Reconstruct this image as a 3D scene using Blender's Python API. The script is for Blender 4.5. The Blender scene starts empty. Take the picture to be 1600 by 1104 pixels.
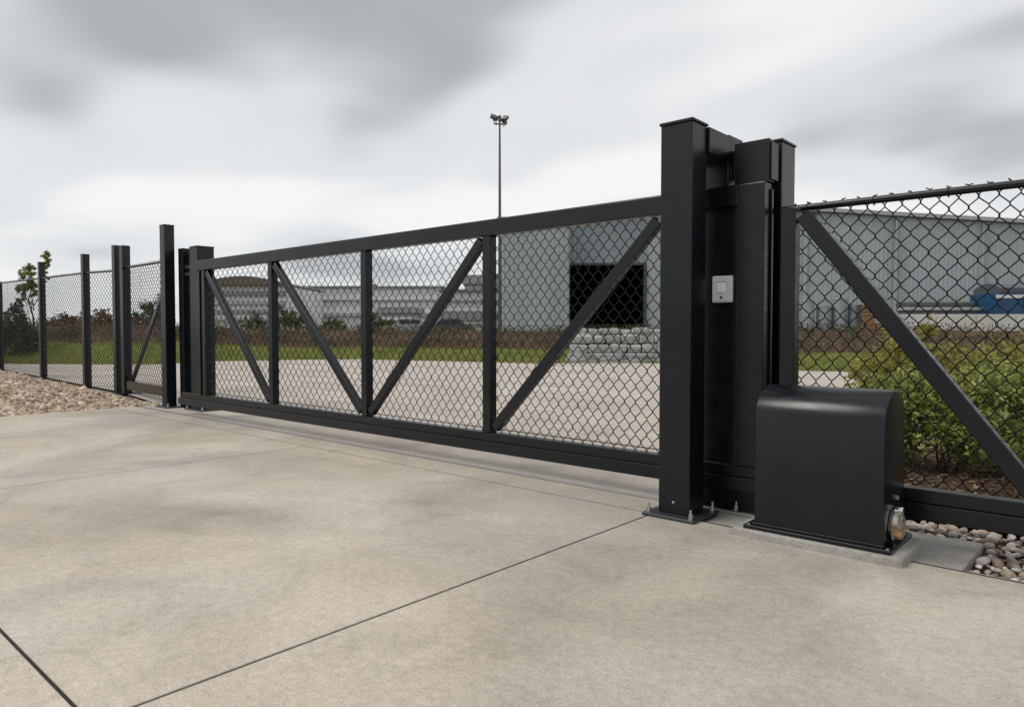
import bpy, bmesh, math, random
import numpy as np
from mathutils import Vector, Matrix, noise as mnoise
random.seed(7); RNG = np.random.default_rng(11)
R = math.radians
S = bpy.context.scene
COL = S.collection

# ------------------------------------------------------------------ camera
EYE = 1.25; YAW = R(41.6); FPX = 1115.0; PITCH = math.atan(37 / FPX)
cam = bpy.data.cameras.new('camera'); camo = bpy.data.objects.new('camera', cam); COL.objects.link(camo)
cam.sensor_width = 36; cam.lens = 36 * FPX / 1600; cam.clip_start = .05; cam.clip_end = 5000
camo.location = (0, 0, EYE); camo.rotation_euler = (math.pi / 2 - PITCH, 0, YAW)
cam.dof.use_dof = True; cam.dof.focus_distance = 4.9; cam.dof.aperture_fstop = 7.0
S.camera = camo

# ------------------------------------------------------------------ sky, sun, exposure
SUN_EL, SUN_AZ = R(52), R(215)        # azimuth: compass direction the light comes from (x=sin, y=cos)
w = bpy.data.worlds.new('World'); S.world = w; w.use_nodes = True
nt = w.node_tree; nt.nodes.clear()
def wn(t, **k):
    n = nt.nodes.new(t)
    for a, b in k.items(): setattr(n, a, b)
    return n
def wl(a, b): nt.links.new(a, b)
def wmath(op, a, b=None, c=None, clamp=False):
    n = wn('ShaderNodeMath', operation=op); n.use_clamp = clamp
    for i, v in enumerate((a, b, c)):
        if v is None: continue
        if isinstance(v, (int, float)): n.inputs[i].default_value = v
        else: wl(v, n.inputs[i])
    return n.outputs[0]
tc = wn('ShaderNodeTexCoord'); sep = wn('ShaderNodeSeparateXYZ'); wl(tc.outputs['Generated'], sep.inputs[0])
zc = wmath('ADD', wmath('MAXIMUM', sep.outputs[2], 0.0), 0.16)
cu = wmath('DIVIDE', sep.outputs[0], zc); cv = wmath('DIVIDE', sep.outputs[1], zc)
cmb = wn('ShaderNodeCombineXYZ'); wl(cu, cmb.inputs[0]); wl(cv, cmb.inputs[1])
mp = wn('ShaderNodeMapping'); wl(cmb.outputs[0], mp.inputs[0])
mp.inputs['Rotation'].default_value = (0, 0, R(-60)); mp.inputs['Scale'].default_value = (.70, 1.0, 1)
CLOUD_OFF = (3.75927, -19.94462, 0.0)
mp.inputs['Location'].default_value = CLOUD_OFF
n1 = wn('ShaderNodeTexNoise'); n1.inputs['Scale'].default_value = 1.05; n1.inputs['Detail'].default_value = 2.6; n1.inputs['Roughness'].default_value = .40; n1.inputs['Distortion'].default_value = .12
wl(mp.outputs[0], n1.inputs['Vector'])
rp = wn('ShaderNodeValToRGB'); wl(n1.outputs[0], rp.inputs[0])
e = rp.color_ramp; e.interpolation = 'EASE'
e.elements[0].position = .33; e.elements[0].color = (.40, .415, .43, 1)
e.elements[1].position = .635; e.elements[1].color = (.87, .875, .88, 1)
m = e.elements.new(.48); m.color = (.72, .735, .75, 1)
hz = wmath('POWER', wmath('SUBTRACT', 1.0, wmath('MAXIMUM', sep.outputs[2], 0.0)), 14.0)      # clouds merge into pale air towards the horizon
hm = wn('ShaderNodeMix', data_type='RGBA'); wl(wmath('MULTIPLY', hz, .75), hm.inputs[0]); wl(rp.outputs[0], hm.inputs[6]); hm.inputs[7].default_value = (.70, .725, .75, 1)
mul = wn('ShaderNodeVectorMath', operation='SCALE'); wl(hm.outputs[2], mul.inputs[0]); mul.inputs['Scale'].default_value = 10.0
sky = wn('ShaderNodeTexSky', sky_type='NISHITA'); sky.sun_disc = False
sky.sun_elevation = SUN_EL; sky.sun_rotation = SUN_AZ
mx = wn('ShaderNodeMix', data_type='RGBA'); mx.inputs[0].default_value = .96
wl(sky.outputs[0], mx.inputs[6]); wl(mul.outputs[0], mx.inputs[7])
bg = wn('ShaderNodeBackground'); bg.inputs[1].default_value = .1; wl(mx.outputs[2], bg.inputs[0])
out = wn('ShaderNodeOutputWorld'); wl(bg.outputs[0], out.inputs[0])
sl = bpy.data.lights.new('sun', 'SUN'); sl.energy = 1.5; sl.angle = R(24); sl.color = (1, .96, .9)
so = bpy.data.objects.new('sun', sl); COL.objects.link(so)
sd = Vector((math.sin(SUN_AZ) * math.cos(SUN_EL), math.cos(SUN_AZ) * math.cos(SUN_EL), math.sin(SUN_EL)))
so.rotation_euler = sd.to_track_quat('Z', 'Y').to_euler(); so.location = (0, 0, 30)
S.view_settings.view_transform = 'Standard'; S.view_settings.look = 'None'
S.view_settings.exposure = 0.12; S.view_settings.gamma = 1.0
S.render.engine = 'CYCLES'

# ------------------------------------------------------------------ placing helpers (photo pixel -> ray)
F0 = Vector((-math.sin(YAW), math.cos(YAW), 0)); RT = Vector((math.cos(YAW), math.sin(YAW), 0)); UZ = Vector((0, 0, 1))
FW = F0 * math.cos(PITCH) - UZ * math.sin(PITCH); UP = UZ * math.cos(PITCH) + F0 * math.sin(PITCH)
def dep(x, y, D): return Vector((0, 0, EYE)) + (FW + RT * (x - 800) / FPX - UP * (y - 552) / FPX) * D
def gz(x, y, z=0):
    d = FW + RT * (x - 800) / FPX - UP * (y - 552) / FPX
    return Vector((0, 0, EYE)) + d * ((z - EYE) / d.z)

# ------------------------------------------------------------------ materials
MATS = {}
def mat(name, col, rough=.6, metal=0, spec=.5, build=None):
    m = bpy.data.materials.new(name); m.use_nodes = True
    b = m.node_tree.nodes['Principled BSDF']
    b.inputs['Base Color'].default_value = (*col, 1); b.inputs['Roughness'].default_value = rough
    b.inputs['Metallic'].default_value = metal; b.inputs['Specular IOR Level'].default_value = spec
    if build: build(m.node_tree, b)
    MATS[name] = m; return m
class NB:
    def __init__(s, t): s.t = t
    def n(s, ty, **k):
        n = s.t.nodes.new(ty)
        for a, b in k.items(): setattr(n, a, b)
        return n
    def l(s, a, b): s.t.links.new(a, b)
    def pos(s, scale=(1, 1, 1)):
        g = s.n('ShaderNodeNewGeometry'); m = s.n('ShaderNodeMapping'); s.l(g.outputs['Position'], m.inputs[0])
        m.inputs['Scale'].default_value = scale; return m.outputs[0]
    def noise(s, v, sc, det=4, ro=.55, dist=0):
        n = s.n('ShaderNodeTexNoise'); s.l(v, n.inputs['Vector']); n.inputs['Scale'].default_value = sc
        n.inputs['Detail'].default_value = det; n.inputs['Roughness'].default_value = ro; n.inputs['Distortion'].default_value = dist
        return n.outputs[0]
    def ramp(s, f, st):
        r = s.n('ShaderNodeValToRGB'); s.l(f, r.inputs[0]); e = r.color_ramp
        while len(e.elements) < len(st): e.elements.new(.5)
        for k, (p, c) in zip(e.elements, st):
            k.position = p; k.color = (*c, 1) if len(c) == 3 else c
        return r.outputs[0]
    def mix(s, f, a, b, mode='MIX'):
        m = s.n('ShaderNodeMix', data_type='RGBA', blend_type=mode)
        if isinstance(f, (int, float)): m.inputs[0].default_value = f
        else: s.l(f, m.inputs[0])
        for i, v in ((6, a), (7, b)):
            if isinstance(v, tuple): m.inputs[i].default_value = (*v, 1)
            else: s.l(v, m.inputs[i])
        return m.outputs[2]
    def bump(s, f, st, dist, b, prev=None):
        n = s.n('ShaderNodeBump'); n.inputs['Strength'].default_value = st; n.inputs['Distance'].default_value = dist
        s.l(f, n.inputs['Height'])
        if prev: s.l(prev, n.inputs['Normal'])
        s.l(n.outputs[0], b.inputs['Normal']); return n.outputs[0]
def g3(v): return (v, v, v)

def concrete(lo, mid, hi):
    def f(t, b):
        k = NB(t); p = k.pos()
        big = k.noise(p, .55, 5, .55, .6)
        c = k.ramp(big, [(.30, lo), (.50, mid), (.66, hi)])
        blot = k.noise(p, 1.7, 5, .6, .8)
        c = k.mix(1, c, k.ramp(blot, [(.28, (.80, .79, .77)), (.44, (.97, .97, .97)), (.62, (1.05, 1.05, 1.045))]), 'MULTIPLY')
        warm = k.noise(p, .38, 3, .5)
        c = k.mix(1, c, k.ramp(warm, [(.38, (.99, 1.0, 1.012)), (.6, (1.025, 1.0, .962))]), 'MULTIPLY')
        br = k.noise(k.pos((14, 60, 20)), 1, 4, .65)           # broom strokes along the drive
        fine = k.noise(p, 85, 4, .78); mids = k.noise(p, 22, 4, .7)
        c = k.mix(1, c, k.ramp(fine, [(.3, g3(.72)), (.7, g3(1.2))]), 'MULTIPLY')
        c = k.mix(1, c, k.ramp(mids, [(.3, g3(.84)), (.68, g3(1.1))]), 'MULTIPLY')
        pit = k.noise(p, 210, 1, .5)
        c = k.mix(1, c, k.ramp(pit, [(.26, g3(.62)), (.33, g3(1.0))]), 'MULTIPLY')
        k.l(c, b.inputs['Base Color'])
        k.l(k.ramp(blot, [(.3, g3(.62)), (.7, g3(.86))]), b.inputs['Roughness'])
        n = k.bump(fine, .35, .004, b); n = k.bump(br, .25, .004, b, n); k.bump(mids, .3, .008, b, n)
    return f
mat('concrete', (.42, .38, .34), .8, spec=.3, build=concrete((.352, .308, .260), (.468, .415, .355), (.56, .505, .440)))
mat('pad_concrete', (.36, .34, .31), .85, spec=.3, build=concrete((.27, .255, .235), (.36, .34, .315), (.43, .41, .38)))
mat('yard_concrete', (.48, .43, .39), .85, spec=.25, build=concrete((.42, .37, .325), (.48, .43, .385), (.54, .49, .445)))
mat('joint_filler_shade', (.02, .018, .017), .95)  # shade of the slab gaps put into the filler colour
def steel(t, b):
    k = NB(t); p = k.pos()
    a = k.noise(p, 3, 4, .6); f = k.noise(p, 260, 2, .6)
    k.l(k.ramp(a, [(.3, (.0018, .0032, .0052)), (.7, (.0036, .0058, .0088))]), b.inputs['Base Color'])
    k.l(k.ramp(k.noise(p, 7, 4, .65), [(.3, g3(.23)), (.7, g3(.35))]), b.inputs['Roughness'])
    k.bump(f, .012, .001, b)
mat('black_steel', (.008, .009, .010), .36, spec=.42, build=steel)
mat('black_wire', (.005, .005, .006), .5, spec=.35)
mat('black_housing', (.008, .008, .009), .38, spec=.42, build=steel)
def zinc(t, b):
    k = NB(t); k.l(k.ramp(k.noise(k.pos(), 90, 3), [(.3, g3(.42)), (.7, g3(.72))]), b.inputs['Base Color'])
mat('zinc', (.6, .6, .62), .38, 1, build=zinc)
mat('plate_steel', (.055, .062, .068), .38, .5)
mat('rail_steel', (.30, .29, .28), .5, .6)
mat('switch_plastic', (.62, .63, .64), .45); mat('switch_button', (.82, .83, .84), .35); mat('dark_plastic', (.02, .02, .02), .5)
mat('chrome', (.75, .72, .68), .14, 1); mat('amber', (.72, .42, .12), .3, .6)
def glassy(t, b): b.inputs['Transmission Weight'].default_value = .85; b.inputs['IOR'].default_value = 1.4
mat('lens_glass', (.78, .72, .62), .05, build=glassy)
def stone(cols, sc=4.5, rnd=True):
    def f(t, b):
        k = NB(t); p = k.pos()
        c = k.ramp(k.noise(p, sc, 2, .5), [(.25 + .5 * i / (len(cols) - 1), q) for i, q in enumerate(cols)])
        c = k.mix(1, c, k.ramp(k.noise(p, 60, 3, .6), [(.3, g3(.8)), (.7, g3(1.15))]), 'MULTIPLY')
        k.l(c, b.inputs['Base Color'])
        if rnd:
            at = k.n('ShaderNodeAttribute', attribute_name='tone')
            k.l(k.mix(1, c, k.ramp(at.outputs['Fac'], [(0, (.62, .55, .48)), (.35, (.9, .84, .77)), (.7, (1.12, 1.06, 1.0)), (1, (1.3, 1.3, 1.3))]), 'MULTIPLY'), b.inputs['Base Color'])
        k.bump(k.noise(p, 45, 3), .3, .01, b)
    return f
mat('limestone', (.45, .38, .31), .9, spec=.2, build=stone([(.42, .335, .26), (.53, .445, .365), (.62, .55, .47)], 9))
RIVER = [mat('river_stone_%s' % n, c, .7, spec=.35, build=stone([tuple(.8 * v for v in c), c, tuple(min(.8, 1.2 * v) for v in c)], 14, False))
         for n, c in (('pale', (.50, .46, .42)), ('grey', (.27, .26, .25)), ('tan', (.36, .28, .21)), ('brown', (.20, .155, .125)), ('white', (.62, .59, .56)))]
mat('block_stone', (.42, .41, .39), .9, spec=.2, build=stone([(.27, .268, .26), (.36, .355, .345), (.46, .455, .44)], 2.5, False))
def soil(a, bb):
    def f(t, b):
        k = NB(t); p = k.pos()
        c = k.ramp(k.noise(p, 1.2, 6, .65), [(.3, a), (.7, bb)])
        k.l(k.mix(1, c, k.ramp(k.noise(p, 26, 4, .7), [(.3, g3(.6)), (.7, g3(1.3))]), 'MULTIPLY'), b.inputs['Base Color'])
        k.bump(k.noise(p, 18, 4, .7), .7, .05, b)
    return f
mat('earth', (.12, .09, .06), .95, spec=.1, build=soil((.075, .05, .034), (.15, .105, .07)))
mat('gravel_base', (.2, .17, .14), .95, spec=.1, build=soil((.17, .135, .10), (.30, .245, .19)))
mat('stone_bed', (.07, .055, .045), .95, spec=.1, build=soil((.035, .028, .024), (.09, .07, .055)))
mat('mulch', (.10, .06, .04), .95, spec=.1, build=soil((.05, .03, .02), (.13, .08, .05)))
mat('turf', (.10, .15, .03), .95, spec=.1, build=soil((.11, .125, .028), (.17, .19, .045)))
mat('field', (.11, .11, .05), .95, spec=.1, build=soil((.08, .075, .035), (.14, .13, .06)))
def leaf(lo, mid, hi, sc=2.0, trans=.35):
    def f(t, b):
        k = NB(t)
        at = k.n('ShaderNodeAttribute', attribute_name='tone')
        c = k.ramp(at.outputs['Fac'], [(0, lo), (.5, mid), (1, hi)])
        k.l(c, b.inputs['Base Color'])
        tr = k.n('ShaderNodeBsdfTranslucent'); k.l(c, tr.inputs[0])
        ms = k.n('ShaderNodeMixShader'); ms.inputs[0].default_value = trans
        k.l(b.outputs[0], ms.inputs[1]); k.l(tr.outputs[0], ms.inputs[2])
        k.l(ms.outputs[0], t.nodes['Material Output'].inputs[0])
    return f
mat('leaf_shrub', (.1, .15, .03), .4, spec=.5, build=leaf((.065, .11, .022), (.165, .235, .048), (.40, .39, .10)))
mat('leaf_yellow', (.2, .2, .05), .5, build=leaf((.13, .135, .032), (.26, .255, .055), (.42, .37, .10)))
mat('leaf_dark', (.04, .06, .02), .6, build=leaf((.028, .045, .018), (.060, .085, .028), (.12, .14, .045)))
mat('leaf_olive', (.1, .11, .03), .6, build=leaf((.05, .06, .02), (.10, .11, .035), (.17, .16, .055)))
mat('leaf_rust', (.15, .07, .03), .7, build=leaf((.06, .032, .022), (.14, .07, .035), (.26, .13, .06)))
mat('dry_bank', (.1, .07, .05), .8, build=leaf((.058, .041, .027), (.13, .094, .054), (.23, .195, .085), trans=.25))
mat('grass_blade', (.1, .16, .03), .6, build=leaf((.125, .135, .030), (.195, .205, .044), (.29, .275, .08)))
mat('bark_chip', (.14, .08, .05), .9, build=leaf((.06, .036, .024), (.17, .11, .07), (.36, .27, .19), trans=.02))
mat('bark', (.10, .075, .055), .9, spec=.1, build=soil((.06, .045, .033), (.13, .10, .075)))
def cladding(base):
    def f(t, b):
        k = NB(t); p = k.pos((1, 1, .12))
        c = k.ramp(k.noise(p, .9, 5, .6), [(.3, tuple(v * .88 for v in base)), (.7, tuple(v * 1.08 for v in base))])
        k.l(c, b.inputs['Base Color'])
    return f
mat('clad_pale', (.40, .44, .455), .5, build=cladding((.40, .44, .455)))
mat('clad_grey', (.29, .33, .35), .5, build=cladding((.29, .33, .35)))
mat('clad_white', (.6, .62, .63), .6, build=cladding((.74, .75, .76)))
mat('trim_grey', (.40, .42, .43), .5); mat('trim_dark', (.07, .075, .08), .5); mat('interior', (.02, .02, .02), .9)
mat('roof_brown', (.10, .075, .055), .9, build=cladding((.16, .135, .105))); mat('roof_slate', (.27, .285, .30), .7)
mat('window_glass', (.03, .035, .04), .1); mat('white_wall', (.62, .60, .57), .85, build=cladding((.62, .60, .57)))
mat('truck_blue', (.010, .065, .15), .35); mat('truck_white', (.7, .71, .72), .4); mat('rubber', (.015, .015, .015), .8)
mat('skip_grey', (.075, .085, .10), .5); mat('pole_grey', (.10, .105, .11), .5, .3); mat('crate_wood', (.26, .14, .07), .85)
mat('tank_grey', (.27, .29, .31), .5); mat('car_silver', (.35, .37, .39), .3, .4)

# ------------------------------------------------------------------ mesh helpers
def box(bm, x0, x1, y0, y1, z0, z1, bev=0, seg=1):
    r = bmesh.ops.create_cube(bm, size=1); v = r['verts']
    bmesh.ops.scale(bm, vec=(x1 - x0, y1 - y0, z1 - z0), verts=v)
    bmesh.ops.translate(bm, vec=((x0 + x1) / 2, (y0 + y1) / 2, (z0 + z1) / 2), verts=v)
    if bev:
        es = list({e for q in v for e in q.link_edges})
        bmesh.ops.bevel(bm, geom=es, offset=bev, segments=seg, affect='EDGES', profile=.5)
    return bm
def B(*a, **k): return box(bmesh.new(), *a, **k)
def beam(p0, p1, wd, dp, bev=.004):
    """rectangular bar from p0 to p1; wd is measured in the plane of the bar and Z, dp across it"""
    p0, p1 = Vector(p0), Vector(p1); d = p1 - p0; L = d.length; bm = bmesh.new()
    box(bm, 0, L, -dp / 2, dp / 2, -wd / 2, wd / 2, bev)
    x = d.normalized(); y = Vector((0, 0, 1)).cross(x)
    y = y.normalized() if y.length > 1e-4 else Vector((0, 1, 0)); z = x.cross(y)
    bm.transform(Matrix.Translation(p0) @ Matrix((x, y, z)).transposed().to_4x4()); return bm
def cyl(bm, p0, p1, r0, r1=None, seg=12, caps=True):
    p0, p1 = Vector(p0), Vector(p1); d = p1 - p0; r1 = r0 if r1 is None else r1
    r = bmesh.ops.create_cone(bm, cap_ends=caps, cap_tris=False, segments=seg, radius1=r0, radius2=r1, depth=d.length)
    q = d.to_track_quat('Z', 'Y').to_matrix().to_4x4()
    bmesh.ops.transform(bm, matrix=Matrix.Translation((p0 + p1) / 2) @ q, verts=r['verts']); return bm
def link(name, me, m, parent=None):
    o = bpy.data.objects.new(name, me); COL.objects.link(o)
    if m is not None and not me.materials: me.materials.append(m)
    if parent: o.parent = parent
    return o
def smooth_by_angle(me, ang=35):
    me.shade_smooth()
    try: me.set_sharp_from_angle(angle=R(ang))
    except Exception: pass
def part(name, bm, m, parent=None, smooth=False, local=False, kind=None, label=None):
    """one mesh object; coordinates are world coordinates unless local"""
    if parent is not None and not local:
        q = Vector(parent.location)
        if parent.parent: q = q + Vector(parent.parent.location)
        bmesh.ops.translate(bm, vec=-q, verts=bm.verts)
    me = bpy.data.meshes.new(name); bm.to_mesh(me); bm.free()
    if smooth: smooth_by_angle(me)
    o = link(name, me, MATS[m] if isinstance(m, str) else m, parent)
    if kind: o['kind'] = kind
    if label: o['label'] = label
    return o
def tag(o, label, cat, group=None):
    o['label'] = label; o['category'] = cat
    if group: o['group'] = group
    return o
def thing(name, label, cat, loc=(0, 0, 0), rz=0, group=None):
    o = bpy.data.objects.new(name, None); COL.objects.link(o); o.empty_display_size = .2
    o.location = loc; o.rotation_euler = (0, 0, rz); return tag(o, label, cat, group)
def pydata(name, V, Fc, m, parent=None, tone=None, kind=None, off=None):
    V = np.asarray(V, dtype=np.float32)
    if off is not None: V = V - np.asarray(off, dtype=np.float32)
    me = bpy.data.meshes.new(name); Fc = np.asarray(Fc, dtype=np.int32)
    n, k = Fc.shape
    me.vertices.add(len(V)); me.vertices.foreach_set('co', V.ravel())
    me.loops.add(n * k); me.loops.foreach_set('vertex_index', Fc.ravel())
    me.polygons.add(n); me.polygons.foreach_set('loop_start', np.arange(0, n * k, k, dtype=np.int32))
    me.update(calc_edges=True)
    if tone is not None:
        a = me.attributes.new('tone', 'FLOAT', 'POINT'); a.data.foreach_set('value', np.asarray(tone, dtype=np.float32))
    o = link(name, me, MATS[m] if isinstance(m, str) else m, parent)
    if kind: o['kind'] = kind
    return o
def sheet(name, pts, z, m, kind='structure', thick=0):
    bm = bmesh.new(); f = bm.faces.new([bm.verts.new((x, y, z)) for x, y in pts]); bm.normal_update()
    if f.normal.z < 0: bmesh.ops.reverse_faces(bm, faces=[f])
    bmesh.ops.triangulate(bm, faces=bm.faces[:])
    o = part(name, bm, m); o['kind'] = kind; return o

# ------------------------------------------------------------------ chain link wire
def chain_link(name, p0, p1, z0, z1, parent, wd=.10, ht=.122, r=.0030, barb=0.0, jit=.002, phase=0, m='black_wire', knuckle=.02):
    """zig-zag wires hooked into each other between ground points p0 and p1; z0, z1 may be pairs (value at p0, at p1)"""
    p0 = np.array(p0, float); p1 = np.array(p1, float); L = np.linalg.norm(p1 - p0); t = (p1 - p0) / L
    nrm = np.array([-t[1], t[0]]); za = np.array(z0 if isinstance(z0, tuple) else (z0, z0), float); zb = np.array(z1 if isinstance(z1, tuple) else (z1, z1), float)
    V = []; Q = []; base = 0; n = int(L / (wd / 2)); loc = np.array(parent.location)
    for k in range(n):
        s0 = k * wd / 2; q = (s0 / L); lo = za[0] + (za[1] - za[0]) * q; hi = zb[0] + (zb[1] - zb[0]) * q
        rows = int((hi - lo) / (ht / 2)); st = (hi - lo) / max(rows, 1) if abs((hi - lo) / (ht / 2) - rows) < 1 else ht / 2
        P = []
        for j in range(rows + 1):
            side = (j + k + phase) % 2; x = s0 + wd / 2 * side; z = lo + st * j; ov = .0012 * (1 if side else -1)
            jx, jz = RNG.normal(0, jit, 2)
            if j == 0: P.append((x + jx, 0.0, z - knuckle * .3)); P.append((x + ov + jx, .002, z + .004)); continue
            if j == rows:
                P.append((x + ov + jx, -.002, z - .006))
                if barb: dd = RNG.choice([-1, 1]); P.append((x + jx, -.004, z + barb * .3)); P.append((x + jx + dd * RNG.uniform(.004, .022), -.006 + RNG.normal(0, .006), z + barb * RNG.uniform(.3, 1.0)))
                else: P.append((x + jx, 0, z))
                continue
            P.append((x + ov + jx, .003, z - .006 + jz)); P.append((x + ov + jx, -.003, z + .006 + jz))
        P = np.array(P); D = np.gradient(P, axis=0); D /= np.linalg.norm(D, axis=1)[:, None] + 1e-9
        side = np.stack([D[:, 2], np.zeros(len(P)), -D[:, 0]], 1); side /= np.linalg.norm(side, axis=1)[:, None] + 1e-9
        yy = np.array([0, 1.0, 0])
        ring = np.stack([P + side * r, P + yy * r, P - side * r, P - yy * r], 1).reshape(-1, 3)
        W = np.empty_like(ring); W[:, 0] = p0[0] + t[0] * ring[:, 0] + nrm[0] * ring[:, 1]; W[:, 1] = p0[1] + t[1] * ring[:, 0] + nrm[1] * ring[:, 1]; W[:, 2] = ring[:, 2]
        V.append(W); a = base + 4 * np.arange(len(P) - 1)
        for c in range(4):
            d = (c + 1) % 4; Q.append(np.stack([a + c, a + d, a + 4 + d, a + 4 + c], 1))
        base += len(ring)
    o = pydata(name, np.concatenate(V), np.concatenate(Q), m, parent, kind='stuff', off=loc)
    o.data.shade_smooth(); return o

# ================================================================== the setting
GY = 4.643                                   # front face of the sliding gate
ground = sheet('ground', [(-900, -900), (900, -900), (900, 900), (-900, 900)], -.16, 'earth')
yard_edge = [(-31.6, 7.1), (-28.6, 9.0), (-26.6, 10.8), (-27.5, 13.5), (-26.4, 16.2), (-25, 18.3), (-21.5, 19.3), (-18.4, 20.0), (-16.6, 20.6), (-15.6, 22.6), (-11.2, 24.4), (-9.6, 22.4), (-7.9, 22.0), (-3, 24.2)]
sheet('yard', [(-1.9, GY + .035), (-12.35, GY + .035), (-12.35, 5.02), (-15.5, 5.5), (-27, 6.18)] + yard_edge + [(-2.2, 16), (-1.7, 9), (-1.9, 5.6)], 0.0, 'yard_concrete')
sheet('gravel_bed', [(-12.30, -7), (-12.30, GY), (-12.35, 5.02), (-15.5, 5.5), (-27, 6.18), (-31.6, 7.1), (-46, 8), (-46, -7)], -.035, 'gravel_base')
sheet('mulch_bed', [(-1.9, 5.45), (-1.7, 9), (-2.2, 16), (-3, 24.2), (14, 30), (14, 5.45)], -.012, 'mulch')

# drive: cast slabs; near-black sheet in the joints stands in for gap shade
drive = sheet('driveway', [(-12.40, -7), (5, -7), (5, 4.3155), (-2.494, 4.3155), (-2.494, GY + .03), (-12.40, GY + .03)], -.006, 'joint_filler_shade')
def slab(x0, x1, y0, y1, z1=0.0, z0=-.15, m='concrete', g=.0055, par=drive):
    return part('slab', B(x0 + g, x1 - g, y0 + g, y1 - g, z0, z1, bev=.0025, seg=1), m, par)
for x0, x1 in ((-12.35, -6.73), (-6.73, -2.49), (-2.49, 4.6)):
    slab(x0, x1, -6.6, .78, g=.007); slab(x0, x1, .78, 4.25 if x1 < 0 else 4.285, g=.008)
slab(-12.35, -2.49, 4.263, GY - .036, g=.004); 
part('track_strip', B(-12.3, -1.9, GY - .022, GY + .022, -.02, .006, bev=.003), 'rail_steel', drive)
foot = slab(-2.49, -.69, 4.312, 5.0, z1=-.016, m='pad_concrete', g=.004)
part('edge_strip', B(-.685, 4.6, 4.322, 4.352, -.14, -.012, bev=.004), 'pad_concrete', drive)

# rising ground beyond the yard: grass foot, brown planted bank, then level fields to the horizon
def polar_terrain():
    E = [Vector((x, y, 0)) for x, y in yard_edge]
    E = [Vector((-60, -6, 0)), Vector((-44, 3, 0)), Vector((-36, 5.6, 0))] + E + [Vector((4, 27, 0)), Vector((14, 30, 0)), Vector((40, 30, 0))]
    pts = []
    for a, b in zip(E, E[1:]):
        n = max(2, int((b - a).length / .7))
        for i in range(n): pts.append(a.lerp(b, i / n))
    pts.append(E[-1]); return pts
EDGE = polar_terrain()
def leftness(p):                              # 1 on the left, where the grass slope is higher
    a = math.degrees(math.atan2(p.x, p.y)); return max(0, min(1, (-a - 58) / 10))
PROF = [(-.4, -.03, -.03), (0, .0, .0), (.8, .06, .06), (1.8, .20, .28), (2.8, .36, .62), (3.6, .52, .86), (4.6, .98, 1.18), (5.6, 1.20, 1.40), (7, 1.22, 1.42), (10, 1.0, 1.2), (18, .75, .9), (40, .7, .8), (120, .6, .6), (400, .3, .3), (1500, 0, 0)]
def bank_z(d, lf):
    for (d0, a0, b0), (d1, a1, b1) in zip(PROF, PROF[1:]):
        if d <= d1:
            t = (d - d0) / (d1 - d0); return (a0 + (a1 - a0) * t) * (1 - lf) + (b0 + (b1 - b0) * t) * lf
    return 0
def bank_at(p, d):
    u = Vector((p.x, p.y, 0)).normalized(); q = p + u * d
    z = bank_z(d, leftness(p)) + (.10 * mnoise.noise(Vector((q.x * .35, q.y * .35, 3))) if 1 < d < 60 else 0)
    return Vector((q.x, q.y, z))
def strip(name, ds, m):
    V = []; Fq = []; n = len(EDGE)
    for d in ds:
        for p in EDGE: V.append(tuple(bank_at(p, d)))
    for i in range(len(ds) - 1):
        for j in range(n - 1): Fq.append((i * n + j + 1, i * n + j, (i + 1) * n + j, (i + 1) * n + j + 1))
    o = pydata(name, V, Fq, m); o.data.shade_smooth(); o['kind'] = 'structure'; return o
strip('grass_verge', [-.4, 0, .4, .8, 1.3, 1.8, 2.3, 2.8, 3.2], 'turf')
strip('planted_bank', [3.2, 3.6, 4.1, 4.6, 5.1, 5.6, 7], 'earth')
strip('field', [7, 10, 18, 40, 120, 400, 1500], 'field')

# grass blades, gravel, bank planting (countless: stuff)
def edge_sample(n, d0, d1, kk=1.0):
    i = RNG.integers(4, len(EDGE) - 3, n); t = RNG.random(n); d = d0 + (d1 - d0) * RNG.random(n) ** kk
    return [bank_at(EDGE[a].lerp(EDGE[a + 1], b), c) for a, b, c in zip(i, t, d)]
def blades(name, P, h0, h1, wd, m, lean=.4, tn=(0, 1)):
    P = np.array([tuple(p) for p in P]); n = len(P); a = RNG.uniform(0, 2 * np.pi, n); h = RNG.uniform(h0, h1, n)
    dx = np.stack([np.cos(a), np.sin(a), np.zeros(n)], 1) * wd * .5; b = RNG.uniform(0, 2 * np.pi, n)
    tip = P + np.stack([np.cos(b) * lean * h, np.sin(b) * lean * h, h], 1)
    V = np.stack([P - dx, P + dx, tip], 1).reshape(-1, 3); Fq = np.arange(3 * n).reshape(-1, 3)
    patch = np.array([mnoise.noise(Vector((p[0] * .5, p[1] * .5, 0))) for p in P])
    tone = np.clip(.5 + patch * .6 + RNG.normal(0, .2, n), 0, 1)
    return pydata(name, V, Fq, m, tone=np.repeat(tone, 3), kind='stuff')
tag(blades('grass', edge_sample(30000, -.15, 3.5), .05, .17, .035, 'grass_blade'), 'short green grass growing along the far edge of the yard', 'grass')
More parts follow.
